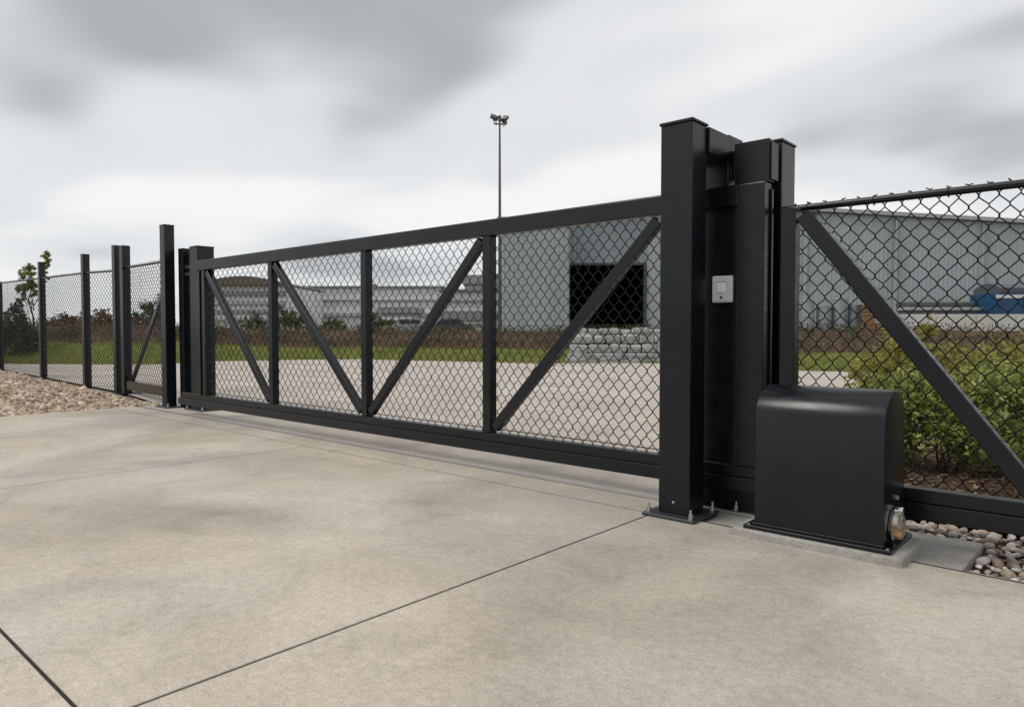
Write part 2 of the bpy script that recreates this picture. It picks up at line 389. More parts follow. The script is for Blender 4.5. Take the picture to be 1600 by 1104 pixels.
def leaf_quads(C, size, tone, up=.3, fold=.25, asp=.45):
    """C centres (n,3): folded rhombic leaves, random directions"""
    n = len(C); d = RNG.normal(0, 1, (n, 3)); d[:, 2] = d[:, 2] * .7 + up; d /= np.linalg.norm(d, axis=1)[:, None]
    q = RNG.normal(0, 1, (n, 3)); s = np.cross(d, q); s /= np.linalg.norm(s, axis=1)[:, None]; nn = np.cross(s, d)
    L = (size * RNG.uniform(.6, 1.3, n))[:, None]
    b = C - d * L * .5; tp = C + d * L * .5; m1 = C + s * L * asp * .5 + nn * L * fold * asp; m2 = C - s * L * asp * .5 + nn * L * fold * asp
    V = np.stack([b, m1, tp, m2], 1).reshape(-1, 3); i = 4 * np.arange(n)
    Fq = np.concatenate([np.stack([i, i + 1, i + 2], 1), np.stack([i, i + 2, i + 3], 1)])
    return V, Fq, np.repeat(tone, 4)
P = np.array([tuple(p) for p in edge_sample(52000, 3.0, 6.2)]); hgt = RNG.random(len(P)) ** 1.6 * .30; P[:, 2] += hgt
pt = np.array([mnoise.noise(Vector((p[0] * .6, p[1] * .6, 5))) for p in P])
V, Fq, tn = leaf_quads(P, .10, np.clip(.42 + pt * .8 + RNG.normal(0, .2, len(P)), 0, 1), up=.8)
tag(pydata('bank_planting', V, Fq, 'dry_bank', tone=tn, kind='stuff'), 'low brown ground cover on the bank behind the grass', 'ground cover')
P = np.array([tuple(p) for p in edge_sample(24000, 3.6, 5.8)]); P[:, 2] += RNG.random(len(P)) * .28
pt = np.array([mnoise.noise(Vector((p[0] * .8, p[1] * .8, 9))) for p in P]); P = P[pt > -.02]
V, Fq, tn = leaf_quads(P, .14, np.clip(RNG.normal(.5, .25, len(P)), 0, 1), up=1)
tag(pydata('bank_weeds', V, Fq, 'leaf_olive', tone=tn, kind='stuff'), 'yellow-green weeds along the top of the bank', 'weeds')

def stone_mesh(seed, flat=.5, jag=.35, nu=7, nv=4):
    rr = random.Random(seed); V = [(0, 0, -1)]; Fq = []
    for j in range(1, nv):
        th = math.pi * j / nv - math.pi / 2
        for i in range(nu):
            ph = 2 * math.pi * (i + .5 * (j % 2)) / nu; k = 1 + rr.uniform(-jag, jag) * .6
            V.append((math.cos(th) * math.cos(ph) * k, math.cos(th) * math.sin(ph) * k * .78, math.sin(th) * (1 + rr.uniform(-jag, jag) * .4)))
    V.append((0, 0, 1)); V = np.array(V) * (1, 1, flat); last = len(V) - 1
    for i in range(nu): Fq.append((0, 1 + (i + 1) % nu, 1 + i))
    for j in range(nv - 2):
        for i in range(nu):
            a, b = 1 + j * nu + i, 1 + j * nu + (i + 1) % nu; Fq += [(a, b, b + nu), (a, b + nu, a + nu)]
    o = 1 + (nv - 2) * nu
    for i in range(nu): Fq.append((o + i, o + (i + 1) % nu, last))
    return V, np.array(Fq)
def scatter_stones(name, P, sizes, m, variants, label, cat, tilt=.35, kind='stuff'):
    Vs = []; Fs = []; T = []; base = 0
    for p, s in zip(P, sizes):
        v, f = variants[RNG.integers(len(variants))]
        M = (Matrix.Rotation(RNG.uniform(0, 6.28), 3, 'Z') @ Matrix.Rotation(RNG.normal(0, tilt), 3, 'X') @ Matrix.Rotation(RNG.normal(0, tilt), 3, 'Y'))
        Vs.append((v * s) @ np.array(M).T + p); Fs.append(f + base); base += len(v); T.append(np.full(len(v), np.clip(RNG.normal(.5, .24), 0, 1)))
    o = pydata(name, np.concatenate(Vs), np.concatenate(Fs), m, tone=np.concatenate(T), kind=kind)
    return tag(o, label, cat)
rough = [stone_mesh(i, .34, 1.1, 5, 3) for i in range(10)]
G = []
while len(G) < 14500:
    x = -12.36 - 24 * RNG.random() ** 1.5; lim = 5.0 + (-12.35 - x) * .075; y = lim - .02 - RNG.random() ** 1.1 * (3.2 + (-12.36 - x) * .2)
    G.append((x + .02 * (5 - y) * -1 * RNG.random(), y, -.02 + RNG.normal(0, .012)))
G = np.array(G); sz = .040 * np.exp(RNG.normal(0, .33, len(G))) * (1 + (-12.36 - G[:, 0]) * .025)
scatter_stones('gravel', G, sz, 'limestone', rough, 'pale angular limestone gravel beside the drive at the left fence', 'gravel')

# river stones right of the motor: each its own part of the bed
bed = sheet('stone_bed', [(-.69, 4.35), (5, 4.35), (5, 5.45), (-1.9, 5.45), (-1.9, 5.0), (-.69, 5.0)], -.075, 'stone_bed')
rv = []
for i in range(6):
    v, f = stone_mesh(50 + i, .55, .28, 8, 4)
    for mi, mm in enumerate(RIVER):
        me = bpy.data.meshes.new('stone'); me.from_pydata([tuple(q) for q in v], [], [tuple(q) for q in f]); me.materials.append(mm); me.shade_smooth(); rv.append((me, mi))
cand = []
def try_put(x, y, s, pad=.86):
    for a, b, c in cand:
        if (a - x) ** 2 + (b - y) ** 2 < ((s + c) * pad) ** 2: return
    cand.append((x, y, s))
for i in range(9000):
    x = -1.12 + 1.27 * random.random(); y = 4.37 + 1.05 * random.random(); s = random.choice((.02, .024, .028, .033, .038, .046)) * random.uniform(.85, 1.15)
    if (y < 5.02 and x < -.68 + s * .4) or y < 4.36 + s * .8 or y > 5.42: continue
    try_put(x, y, s)
cand.sort(key=lambda c: (c[0] ** 2 + c[1] ** 2))
for x, y, s in cand[:295]:
    me, mi = random.choices(rv, weights=[(3.2, 1.6, 3, 2, 1.6)[b] for a, b in rv])[0]
    o = link('stone', me, None, bed); o.scale = (s * random.uniform(.9, 1.35), s * random.uniform(.85, 1.1), s * random.uniform(.8, 1.1))
    o.location = (x, y, -.075 + s * .42 + random.uniform(0, .02)); o.rotation_euler = (random.gauss(0, .25), random.gauss(0, .25), random.uniform(0, 6.28))
rest = [(x, y, -.06 + s * .3) for x, y, s in cand[295:]] + [(random.uniform(.17, 4.8), random.uniform(4.4, 5.4), -.05) for i in range(900)] + [(random.uniform(-1.85, -1.12), random.uniform(5.03, 5.42), -.07) for i in range(260)]
o = scatter_stones('stone_filler', np.array(rest), .034 * np.exp(RNG.normal(0, .25, len(rest))), 'limestone', [stone_mesh(80 + i, .55, .28, 7, 4) for i in range(4)], '', 'stones')
del o['label']; del o['category']; o.parent = bed; o.data.shade_smooth()
# bark chips
P = np.stack([RNG.uniform(-1.85, 3.5, 9000), 5.45 + 4.5 * RNG.random(9000) ** 1.5, np.zeros(9000)], 1); P[:, 2] = RNG.uniform(-.005, .03, 9000)
V, Fq, tn = leaf_quads(P, .085, np.clip(RNG.normal(.45, .27, 9000), 0, 1), up=0, asp=.32)
V[:, 2] = np.clip(V[:, 2] * .45, -.005, .05)
tag(pydata('bark_mulch', V, Fq, 'bark_chip', tone=tn, kind='stuff'), 'brown bark mulch under the shrubs behind the right fence', 'mulch')

# ================================================================== steelwork
def anchor(parent, x, y, z):
    bm = bmesh.new(); cyl(bm, (x, y, z), (x, y, z + .004), .019, seg=14)
    b = part('anchor_bolt', cyl(bm, (x, y, z + .004), (x, y, z + .062), .0075, seg=8), 'zinc', parent)
    bm = bmesh.new(); cyl(bm, (x, y, z + .0045), (x, y, z + .019), .0155, seg=6); cyl(bm, (x, y, z + .021), (x, y, z + .033), .0145, seg=6)
    n = part('nut', bm, 'zinc', None); n.parent = b; n.matrix_parent_inverse = Matrix.Translation(-Vector(parent.location))
def post(name, label, x0, x1, y0, y1, top, plate=None, zb=0.0, cap=.006, group=None, bolts=True):
    t = thing(name, label, 'post', ((x0 + x1) / 2, (y0 + y1) / 2, zb), group=group)
    pz = zb + (.022 if plate else -.1)
    part('tube', B(x0, x1, y0, y1, pz, top - .02, bev=.006, seg=2), 'black_steel', t)
    part('cap', B(x0 - cap, x1 + cap, y0 - cap, y1 + cap, top - .0195, top, bev=.004), 'black_steel', t)
    if plate:
        a, b, c, d = plate
        part('base_plate', B(a, b, c, d, zb, zb + .0215, bev=.003), 'plate_steel', t)
        if bolts:
            for u in (a + .035, b - .035):
                for v in (c + .035, d - .035): anchor(t, u, v, zb + .0215)
    return t
A = post('guide_post', 'tallest square black steel post in front of the gate, bolted to the concrete', -2.45, -2.22, 4.257, 4.46, 2.622, plate=(-2.525, -2.145, 4.165, 4.545), cap=.009)
part('header', B(-2.41, -2.200, 4.4615, 4.7785, 2.428, 2.600, bev=.004), 'black_steel', A)
part('header_cheek', B(-2.2128, -2.2005, 4.7788, 4.96, 2.428, 2.5995, bev=.002), 'black_steel', A)
bm = bmesh.new(); cyl(bm, (-2.335, 4.2562, .10), (-2.335, 4.25, .10), .009, seg=10); part('plug', bm, 'zinc', A)
bm = bmesh.new(); cyl(bm, (-2.33, 4.55, 2.36), (-2.33, 4.55, 2.4275), .022, seg=14); cyl(bm, (-2.33, 4.55, 2.20), (-2.33, 4.55, 2.36), .055, seg=18); part('guide_roller', bm, 'dark_plastic', A, True)
Bp = post('rear_guide_post', 'black steel post with base plate just behind the gate end', -2.43, -2.2132, 4.78, 4.985, 2.612, plate=(-2.48, -2.05, 4.645, 5.05), zb=-.014, cap=.008)
part('guide_bracket', B(-2.135, -1.893, 4.70, 4.79, 2.236, 2.520, bev=.003), 'black_steel', Bp)
part('roller_carriage', B(-2.40, -1.86, 4.675, 4.775, .012, .1465, bev=.006), 'black_steel', Bp)
part('bracket_arm', B(-2.2000, -2.1355, 4.80, 4.90, 2.30, 2.50, bev=.003), 'black_steel', Bp)
part('bracket_flange', B(-2.1355, -1.955, 4.7905, 4.83, 2.30, 2.50, bev=.003), 'black_steel', Bp)
part('end_lip', B(-1.8925, -1.880, 4.715, 4.83, 2.25, 2.50, bev=.002), 'black_steel', Bp)
Cp = post('fence_end_post', 'capped black steel post where the right chain link fence starts', -2.09, -1.868, 4.86, 5.10, 2.545, cap=.007)

# ---- sliding gate
gate = thing('sliding_gate', 'long black steel sliding gate filled with chain link, diagonal braces', 'gate', (-6.0, GY, 0))
D0, D1 = GY, GY + .10
XL, XR = -10.17, -1.897
part('top_rail', B(XL, -2.0855, D0, D1, 2.090, 2.228, bev=.006, seg=2), 'black_steel', gate)
part('top_lip', B(XL, -2.09, D0 + .015, D1 - .012, 2.2283, 2.2345, bev=.002), 'black_steel', gate)
part('bottom_rail', B(-10.70, 1.2, D0 + .010, D1, .2465, .325, bev=.004), 'black_steel', gate)
part('track_rail', B(-10.78, 1.2, D0 - .012, D1 + .01, .150, .246, bev=.005, seg=2), 'black_steel', gate)
SW = .092
stl = [-10.0, -8.20, -6.295, -4.485, -2.672]
for i, x in enumerate(stl):
    part('stile', B(x, x + SW, D0 + .004, D1 - .004, .3253, 2.0897, bev=.004), 'black_steel', gate)
part('end_stile', B(XL, XL + .115, D0, D1, .3254, 2.0896, bev=.004), 'black_steel', gate)
zt, zb_ = 2.075, .34
def brace(x0, z0, x1, z1): part('diagonal_brace', beam((x0, (D0 + D1) / 2 - .004, z0), (x1, (D0 + D1) / 2 - .004, z1), .085, .07), 'black_steel', gate)
brace(stl[0] + SW + .03, zt - .02, stl[1] - .035, zb_ + .03); brace(stl[1] + SW + .03, zt - .02, stl[2] - .035, zb_ + .03)
brace(stl[2] + SW + .035, zb_ + .03, stl[3] - .035, zt - .02); brace(stl[3] + SW + .035, zb_ + .03, stl[4] - .035, zt - .02)
for i, (a, b) in enumerate(zip(stl, stl[1:])):
    chain_link('chain_link_mesh', (a + SW - .035, D1 - .012), (b + .035, D1 - .012), .325, 2.10, gate, phase=random.randint(0, 1), wd=(.138, .125, .108, .10)[i], ht=(.132, .132, .128, .122)[i], r=(.0045, .0043, .0041, .0040)[i])
    bm = bmesh.new(); cyl(bm, (a + SW, D1 - .018, .352), (b, D1 - .018, .352), .004, seg=6); part('tension_wire', bm, 'black_wire', gate)
part('end_stile', B(-2.085, XR, D0 - .0015, D1 + .018, .3255, 2.2285, bev=.006, seg=2), 'black_steel', gate)
part('infill_panel', B(stl[4] + SW + .0005, -2.0855, D0 + .045, D0 + .053, .3255, 2.0895), 'black_steel', gate)
part('infill_lip', B(-2.112, -2.0855, D0 + .012, D0 + .0445, .3255, 2.0895, bev=.003), 'black_steel', gate)
part('end_rib', B(XR + .0005, XR + .014, D1 - .01, D1 + .02, .33, 2.19, bev=.003), 'black_steel', gate)
# counterbalance tail past the posts
part('tail_stile', B(-1.79, -1.695, D0 + .004, D1 - .004, .3253, 2.035, bev=.004), 'black_steel', gate)
part('tail_brace', beam((-1.655, (D0 + D1) / 2 - .002, 1.985), (-.415, (D0 + D1) / 2 - .002, .355), .098, .085, .006), 'black_steel', gate)

# ---- push button box on the gate infill
sw = thing('push_button_box', 'small pale grey push button box fixed to the black gate end', 'switch box', (-2.19, D0 + .03, 1.44))
bm = B(-2.268, -2.118, D0 + .010, D0 + .0445, 1.438, 1.622, bev=.010, seg=3)
part('housing', bm, 'switch_plastic', sw, True)
part('face_plate', B(-2.256, -2.138, D0 + .0065, D0 + .0098, 1.450, 1.610, bev=.002), 'switch_plastic', sw)
part('button', B(-2.228, -2.166, D0 - .006, D0 + .0063, 1.505, 1.575, bev=.006, seg=3), 'switch_button', sw, True)
part('button_hood', B(-2.232, -2.162, D0 - .004, D0 + .0063, 1.580, 1.590, bev=.003), 'switch_plastic', sw)
bm = bmesh.new(); cyl(bm, (-2.197, D0 + .0063, 1.472), (-2.197, D0 + .002, 1.472), .0085, seg=12); part('keyhole', bm, 'dark_plastic', sw)

# ---- gate motor with its concrete plinth
pad = thing('motor_plinth', 'low concrete plinth under the black gate motor', 'plinth', (-1.4, 4.35, -.02))
bm = B(-1.87, -.925, 4.12, 4.615, -.10, .052, bev=.018, seg=3); part('block', bm, 'pad_concrete', pad, True)
mo = thing('gate_motor', 'black arched steel gate motor housing on a concrete plinth', 'gate motor', (-1.37, 4.33, .052))
part('base_flange', B(-1.80, -.985, 4.135, 4.60, .0525, .076, bev=.004), 'black_housing', mo)
X0, X1, Y0, Y1, ZS, ZT = -1.745, -1.030, 4.165, 4.59, .762, .914
prof = [(Y0, .0765)]; T0 = R(11)
for i in range(25):
    a = T0 + (math.pi - 2 * T0) * i / 24
    prof.append(((Y0 + Y1) / 2 - (Y1 - Y0) / 2 * math.cos(a) / math.cos(T0), ZS + (ZT - ZS) * (math.sin(a) - math.sin(T0)) / (1 - math.sin(T0))))
prof += [(Y1, .0765)]
bm = bmesh.new(); f = bm.faces.new([bm.verts.new((X0, y, z)) for y, z in prof]); r = bmesh.ops.extrude_face_region(bm, geom=[f])
bmesh.ops.translate(bm, vec=(X1 - X0, 0, 0), verts=[v for v in r['geom'] if isinstance(v, bmesh.types.BMVert)]); bmesh.ops.recalc_face_normals(bm, faces=bm.faces[:])
ed = [e for e in bm.edges if len(e.link_faces) == 2 and any(len(q.verts) > 6 for q in e.link_faces)]
bmesh.ops.bevel(bm, geom=ed, offset=.008, segments=3, affect='EDGES', profile=.5)
hs = part('housing', bm, 'black_housing', mo, True); smooth_by_angle(hs.data, 21)
part('skirt_strip', B(X0 - .008, X1 + .004, Y0 - .012, Y0 - .0005, .0765, .092, bev=.002), 'black_housing', mo)
for x in (-1.77, -1.005):
    for y in (4.15, 4.585):
        bm = bmesh.new(); cyl(bm, (x, y, .0762), (x, y, .084), .009, seg=6); part('bolt', bm, 'zinc', mo)
# lamp on the motor's end
lp = thing('signal_lamp', 'small round chrome and glass lamp with amber base on motor end', 'lamp', (X1, 4.34, .20))
def lathe_x(prof, cx, cy, cz, seg=24, sy=1, sz=1):
    bm = bmesh.new(); rings = []
    for dx, r in prof: rings.append([bm.verts.new((cx + dx, cy + r * math.cos(2 * math.pi * i / seg) * sy, cz + r * math.sin(2 * math.pi * i / seg) * sz)) for i in range(seg)])
    for a, b in zip(rings, rings[1:]):
        for i in range(seg): bm.faces.new((a[i], a[(i + 1) % seg], b[(i + 1) % seg], b[i]))
    bm.faces.new(rings[0]); bm.faces.new(rings[-1]); bmesh.ops.recalc_face_normals(bm, faces=bm.faces[:]); return bm
LY, LZ = 4.320, .172
part('back_ring', lathe_x([(.0005, .062), (.004, .076), (.018, .078), (.022, .070)], X1, LY, LZ, sz=1.15), 'chrome', lp, True)
part('lens', lathe_x([(.0225, .064), (.046, .065), (.058, .059), (.065, .044), (.068, .022)], X1, LY, LZ, sz=1.15), 'lens_glass', lp, True)
part('reflector', lathe_x([(.0228, .048), (.040, .046), (.050, .032), (.053, .012)], X1, LY, LZ + .018, sz=.9), 'chrome', lp, True)
part('amber_cup', lathe_x([(.0228, .036), (.042, .036), (.051, .028), (.055, .010)], X1, LY, LZ - .040, sz=.8), 'amber', lp, True)
part('hinge', B(X1 + .0005, X1 + .05, LY + .035, LY + .085, LZ + .058, LZ + .092, bev=.010, seg=2), 'chrome', lp, True)
bm = bmesh.new(); cyl(bm, (X1 + .0005, LY + .10, LZ + .135), (X1 + .014, LY + .10, LZ + .135), .013, seg=6); part('hinge_bolt', bm, 'zinc', lp)

# ---- right-hand fixed fence
FY = 4.875
rf = thing('chain_link_fence', 'black chain link fence with round top pipe behind the motor', 'fence', (-1.6, FY, 0))
bm = bmesh.new(); cyl(bm, (-1.8675, FY, 2.062), (3.2, FY, 2.062), .0235, seg=16); part('top_pipe', bm, 'black_steel', rf, True)
chain_link('chain_link_mesh', (-1.84, FY + .03), (3.2, FY + .03), .10, 2.088, rf, barb=.016, r=.0038, phase=1)
for x in np.arange(-1.7, 1.0, .405):
    bm = bmesh.new()
    for i in range(10):
        a, b = 2 * math.pi * i / 10, 2 * math.pi * (i + 1) / 10
        cyl(bm, (x, FY + .006 + .033 * math.cos(a), 2.062 + .03 * math.sin(a)), (x + .002, FY + .006 + .033 * math.cos(b), 2.062 + .03 * math.sin(b)), .003, seg=5)
    part('tie_wire', bm, 'zinc' if False else 'black_wire', rf)
bm = bmesh.new(); cyl(bm, (2.9, FY, -.1), (2.9, FY, 2.2), .03, seg=14); part('post', bm, 'black_steel', rf, True)
bm = bmesh.new(); cyl(bm, (-1.84, FY + .02, .13), (3.2, FY + .02, .13), .004, seg=6); part('tension_wire', bm, 'black_wire', rf)

# ---- left end of the gate
post('receiver_post', 'tall square black post at the far end of the gate on bolted plate', -11.90, -11.72, 4.86, 5.02, 2.93, plate=(-12.02, -11.58, 4.80, 5.10), cap=.003)
e1 = post('latch_post', 'slim black post between the tall far post and the gate latch', -11.62, -11.46, 5.03, 5.16, 2.545, cap=.002)
part('bracket', B(-11.4595, -11.20, 5.05, 5.14, 2.10, 2.16, bev=.003), 'black_steel', e1)
part('bracket', B(-11.4595, -11.20, 5.05, 5.14, 2.21, 2.27, bev=.003), 'black_steel', e1)
post('gate_catch_post', 'wide black post with bolted plate behind the far gate end', -11.195, -10.93, 5.02, 5.29, 2.545, plate=(-11.30, -10.72, 4.95, 5.40), cap=.004)

# ---- left-hand fence: posts, then one bay of wire each
fp = [(-15.43, 5.47, 2.93, .15), (-17.40, 5.52, 2.90, .14), (-21.45, 5.78, 3.00, .14), (-26.95, 6.10, 2.76, .15)]
lf = thing('left_chain_link_fence', 'black chain link fence on square posts above the pale gravel at left', 'fence', (-18, 5.5, 0))
wz = [2.45, 2.51, 2.60, 2.72]
for (x, y, h, s) in fp:
    b = part('post', B(x - s / 2, x + s / 2, y - s / 2, y + s / 2, -.15, h - .012, bev=.005), 'black_steel', lf)
    c = part('post_cap', B(x - s / 2 - .003, x + s / 2 + .003, y - s / 2 - .003, y + s / 2 + .003, h - .0115, h, bev=.003), 'black_steel', None)
    c.parent = b; c.matrix_parent_inverse = Matrix.Translation(-Vector(lf.location))
fp2 = fp + [(-34, 6.5, 2.75, .15)]; wz2 = wz + [2.75]
for i in range(4):
    (xa, ya, _, _), (xb, yb, _, _) = fp2[i], fp2[i + 1]
    chain_link('chain_link_mesh', (xb, yb), (xa, ya), -.02, (wz2[i + 1], wz2[i]), lf, r=.0042, wd=.18, ht=.118, barb=.03, knuckle=.01, phase=i % 2)
    bm = bmesh.new(); cyl(bm, (xa, ya - .02, wz2[i] - .02), (xb, yb - .02, wz2[i + 1] - .02), .022, seg=8); part('top_pipe', bm, 'black_steel', lf, True)
lg = thing('left_gate_panel', 'short chain link panel with bottom rail between paired left posts and tall post', 'gate panel', (-14.95, 5.47, 0))
x, y, s = -14.97, 5.45, .15
part('stile', B(x - s / 2, x + s / 2, y - s / 2, y + s / 2, .0225, 2.89, bev=.005), 'black_steel', lg)
part('base_plate', B(x - .2, x + .2, y - .2, y + .2, 0, .022), 'black_steel', lg)
part('bottom_rail', beam((-14.894, 5.44, .17), (-11.905, 4.96, .24), .17, .08), 'black_steel', lg)
bm = bmesh.new(); cyl(bm, (-14.894, 5.44, 2.46), (-11.905, 4.96, 2.36), .022, seg=8); part('top_pipe', bm, 'black_steel', lg, True)
chain_link('chain_link_mesh', (-14.894, 5.48), (-11.905, 5.0), (.02, .06), (2.48, 2.39), lg, r=.0042, wd=.17, ht=.118, barb=.03, knuckle=.01)
part('diagonal_brace', beam((-11.95, 5.03, 2.15), (-14.75, 5.48, .27), .09, .05), 'black_steel', lg)

# ================================================================== plants
def plant_mesh(name, C, size, m, parent, clump, up=.3, asp=.5, tone_bias=.5):
    C = np.asarray(C); tn = np.clip(tone_bias + np.asarray(clump) + RNG.normal(0, .15, len(C)), 0, 1)
    V, Fq, tt = leaf_quads(C, size, tn, up=up, asp=asp); return pydata(name, V, Fq, m, parent, tone=tt)
def crown_points(lobes, n, fill=.55):
    """points in and near the surface of lobes, gathered into small sprays"""
    vol = np.array([a[3] * a[4] * a[5] for a in lobes]); vol = vol ** .7; vol /= vol.sum(); C = []; T = []
    for lb, vv in zip(lobes, vol):
        ns = max(4, int(n * vv / 14))
        for i in range(ns):
            d = RNG.normal(0, 1, 3); d /= np.linalg.norm(d); k = (fill + (1 - fill) * RNG.random()) * RNG.uniform(.75, 1.12)
            c = np.array(lb[:3]) + d * np.array(lb[3:]) * k; tone = RNG.normal(0, .16)
            s = min(lb[3:]) * .16
            C.append(c + RNG.normal(0, s, (14, 3))); T.append(np.full(14, tone))
    return np.concatenate(C), np.concatenate(T)
def tree(name, label, base, h, lobes, n, lsize, m, cat='tree', r=.1, group=None, limbs=6, bias=.5, bare=.3, asp=.5):
    t = thing(name, label, cat, base, YAW, group=group); bm = bmesh.new(); hh = h * .72
    pts = [Vector((0, 0, -.3))] + [Vector((random.gauss(0, .03) * h * k, random.gauss(0, .03) * h * k, hh * k)) for k in (.25, .5, .75, 1)]
    for i, (a, b) in enumerate(zip(pts, pts[1:])): cyl(bm, a, b, r * (1 - .2 * i), r * (.8 - .2 * i) + .004, seg=7, caps=False)
    for i in range(limbs):
        lb = random.choice(lobes); k = random.uniform(bare, .95); p = pts[0].lerp(pts[-1], k); q = Vector(lb[:3]) + Vector((random.gauss(0, .4) * lb[3], random.gauss(0, .4) * lb[4], random.gauss(0, .4) * lb[5]))
        md = p.lerp(q, .5) + Vector((0, 0, -.04 * h)); cyl(bm, p, md, r * .38, r * .24, 5, False); cyl(bm, md, q, r * .24, r * .08, 5, False)
    part('trunk', bm, 'bark', t, True, local=True)
    C, T = crown_points(lobes, n); plant_mesh('crown', C, lsize, m, t, T, asp=asp, tone_bias=bias); return t
def shrub(label, base, lobes, n, lsize, m, stems=9, bias=.5, group=None):
    t = thing('shrub', label, 'shrub', base, YAW, group=group); bm = bmesh.new()
    for i in range(stems):
        lb = random.choice(lobes); q = Vector(lb[:3]) + Vector((random.gauss(0, .5) * lb[3], random.gauss(0, .5) * lb[4], abs(random.gauss(0, .5)) * lb[5]))
        o = Vector((random.gauss(0, .08), random.gauss(0, .08), -.05)); md = o.lerp(q, .55) + Vector((0, 0, .05)); cyl(bm, o, md, .010, .007, 5, False); cyl(bm, md, q, .007, .003, 5, False)
    part('stems', bm, 'bark', t, True, local=True)
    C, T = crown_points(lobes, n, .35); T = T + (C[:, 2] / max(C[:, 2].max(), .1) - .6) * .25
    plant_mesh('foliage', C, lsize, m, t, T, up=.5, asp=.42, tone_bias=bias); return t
SG = 'green shrubs behind the right fence'
def gb(x, D): p = dep(x, 515, D); return (p.x, p.y, 0)
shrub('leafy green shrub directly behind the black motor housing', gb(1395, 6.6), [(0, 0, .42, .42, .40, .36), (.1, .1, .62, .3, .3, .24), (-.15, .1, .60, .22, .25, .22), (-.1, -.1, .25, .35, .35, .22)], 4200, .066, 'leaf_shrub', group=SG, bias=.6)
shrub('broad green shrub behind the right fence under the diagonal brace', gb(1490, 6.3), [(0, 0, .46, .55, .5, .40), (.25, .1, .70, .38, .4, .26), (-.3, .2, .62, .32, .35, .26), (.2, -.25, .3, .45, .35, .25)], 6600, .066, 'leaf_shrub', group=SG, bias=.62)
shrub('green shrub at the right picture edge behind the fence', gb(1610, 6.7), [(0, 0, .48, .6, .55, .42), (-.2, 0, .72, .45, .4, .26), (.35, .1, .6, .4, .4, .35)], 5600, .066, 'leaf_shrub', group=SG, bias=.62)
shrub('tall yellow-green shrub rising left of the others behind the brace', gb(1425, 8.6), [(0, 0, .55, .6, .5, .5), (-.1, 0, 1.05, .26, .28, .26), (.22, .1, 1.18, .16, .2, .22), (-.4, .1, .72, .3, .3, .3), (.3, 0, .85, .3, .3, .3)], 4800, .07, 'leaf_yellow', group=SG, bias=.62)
shrub('yellow-green bush farther back behind the green shrubs at right', gb(1530, 9.3), [(0, 0, .6, .8, .6, .5), (.8, 0, .65, .7, .6, .45), (-.5, .2, .6, .5, .5, .45)], 7000, .075, 'leaf_yellow', group=SG, bias=.45)
shrub('yellow-green bush by the picture edge, farthest back at right', gb(1640, 9.6), [(0, 0, .6, .8, .6, .45), (-.5, .2, .65, .6, .5, .40)], 3200, .10, 'leaf_yellow', group=SG, bias=.45)

def at(x, y, D): p = dep(x, y, D); return p
def base_at(x, D, z):
    p = dep(x, 515, D); return Vector((p.x, p.y, z))
# left of the picture
b = base_at(28, 30, 1.1)
tree('dark_bush_tree', 'dark green bushy conifer behind the left fence at the picture edge', base_at(24, 27.5, .1), 2.2, [(0, 0, .9, .6, .6, .7), (.05, 0, 1.6, .42, .42, .6), (.0, .1, 2.05, .2, .2, .35), (-.6, 0, .8, .4, .4, .55), (.5, .2, .7, .35, .4, .5)], 2800, .14, 'leaf_dark', r=.09, limbs=8, bias=.45)
tree('slender_tree', 'slender young tree with two drooping leafy tops behind the left fence', base_at(52, 29, .3), 4.0, [(-.25, 0, 3.0, .28, .28, .5), (-.55, .1, 2.4, .22, .22, .4), (.0, 0, 2.6, .2, .2, .45), (.62, 0, 3.75, .2, .2, .5), (.55, 0, 3.1, .12, .12, .35), (-.05, 0, 3.4, .2, .2, .35)], 1500, .15, 'leaf_yellow', r=.06, limbs=9, bias=.35, asp=.4)
tree('pale_bush', 'pale yellow-green bush at the left picture edge behind the fence', base_at(-10, 29, .3), 1.8, [(0, 0, 1.0, .7, .7, .7), (.3, 0, .6, .6, .6, .5)], 1800, .15, 'leaf_yellow', cat='bush', r=.05, bias=.45)
RB = 'rust-brown shrubs on the left bank'
for i, (x, D, hh) in enumerate(((85, 34, 1.0), (108, 35, .85), (150, 34.5, 1.05), (165, 34, .9), (215, 35, .85), (235, 34.5, .7))):
    tree('rust_shrub', ('rust-brown shrub on the left bank, %s from the picture edge' % ('first', 'second', 'third', 'fourth', 'fifth', 'sixth')[i]), base_at(x, D, 1.1), hh, [(0, 0, hh * .5, .9, .7, hh * .5), (.5, 0, hh * .4, .6, .6, hh * .4)], 800, .14, 'leaf_rust', cat='bush', r=.03, group=RB, limbs=4, bias=.5)
far = [(75, 170, 3.6), (96, 180, 3.2), (118, 160, 3.8), (140, 150, 4.5), (160, 140, 6), (205, 130, 5), (228, 130, 7), (246, 128, 8.5)]
names = ('first', 'second', 'third', 'fourth', 'fifth', 'sixth', 'seventh', 'eighth')
for i, (x, D, hh) in enumerate(far):
    tree('distant_tree', 'dark distant tree on the left skyline, %s from the left' % names[i], base_at(x, D, .3), hh, [(0, 0, hh * .55, 1.6, 1.4, hh * .40), (1.4, 0, hh * .4, 1.3, 1.2, hh * .32), (-1.3, 0, hh * .4, 1.2, 1.2, hh * .3)], 700, .55, 'leaf_dark' if i < 6 else 'leaf_olive', r=.2, group='distant trees on the left skyline', limbs=4, bias=.5)
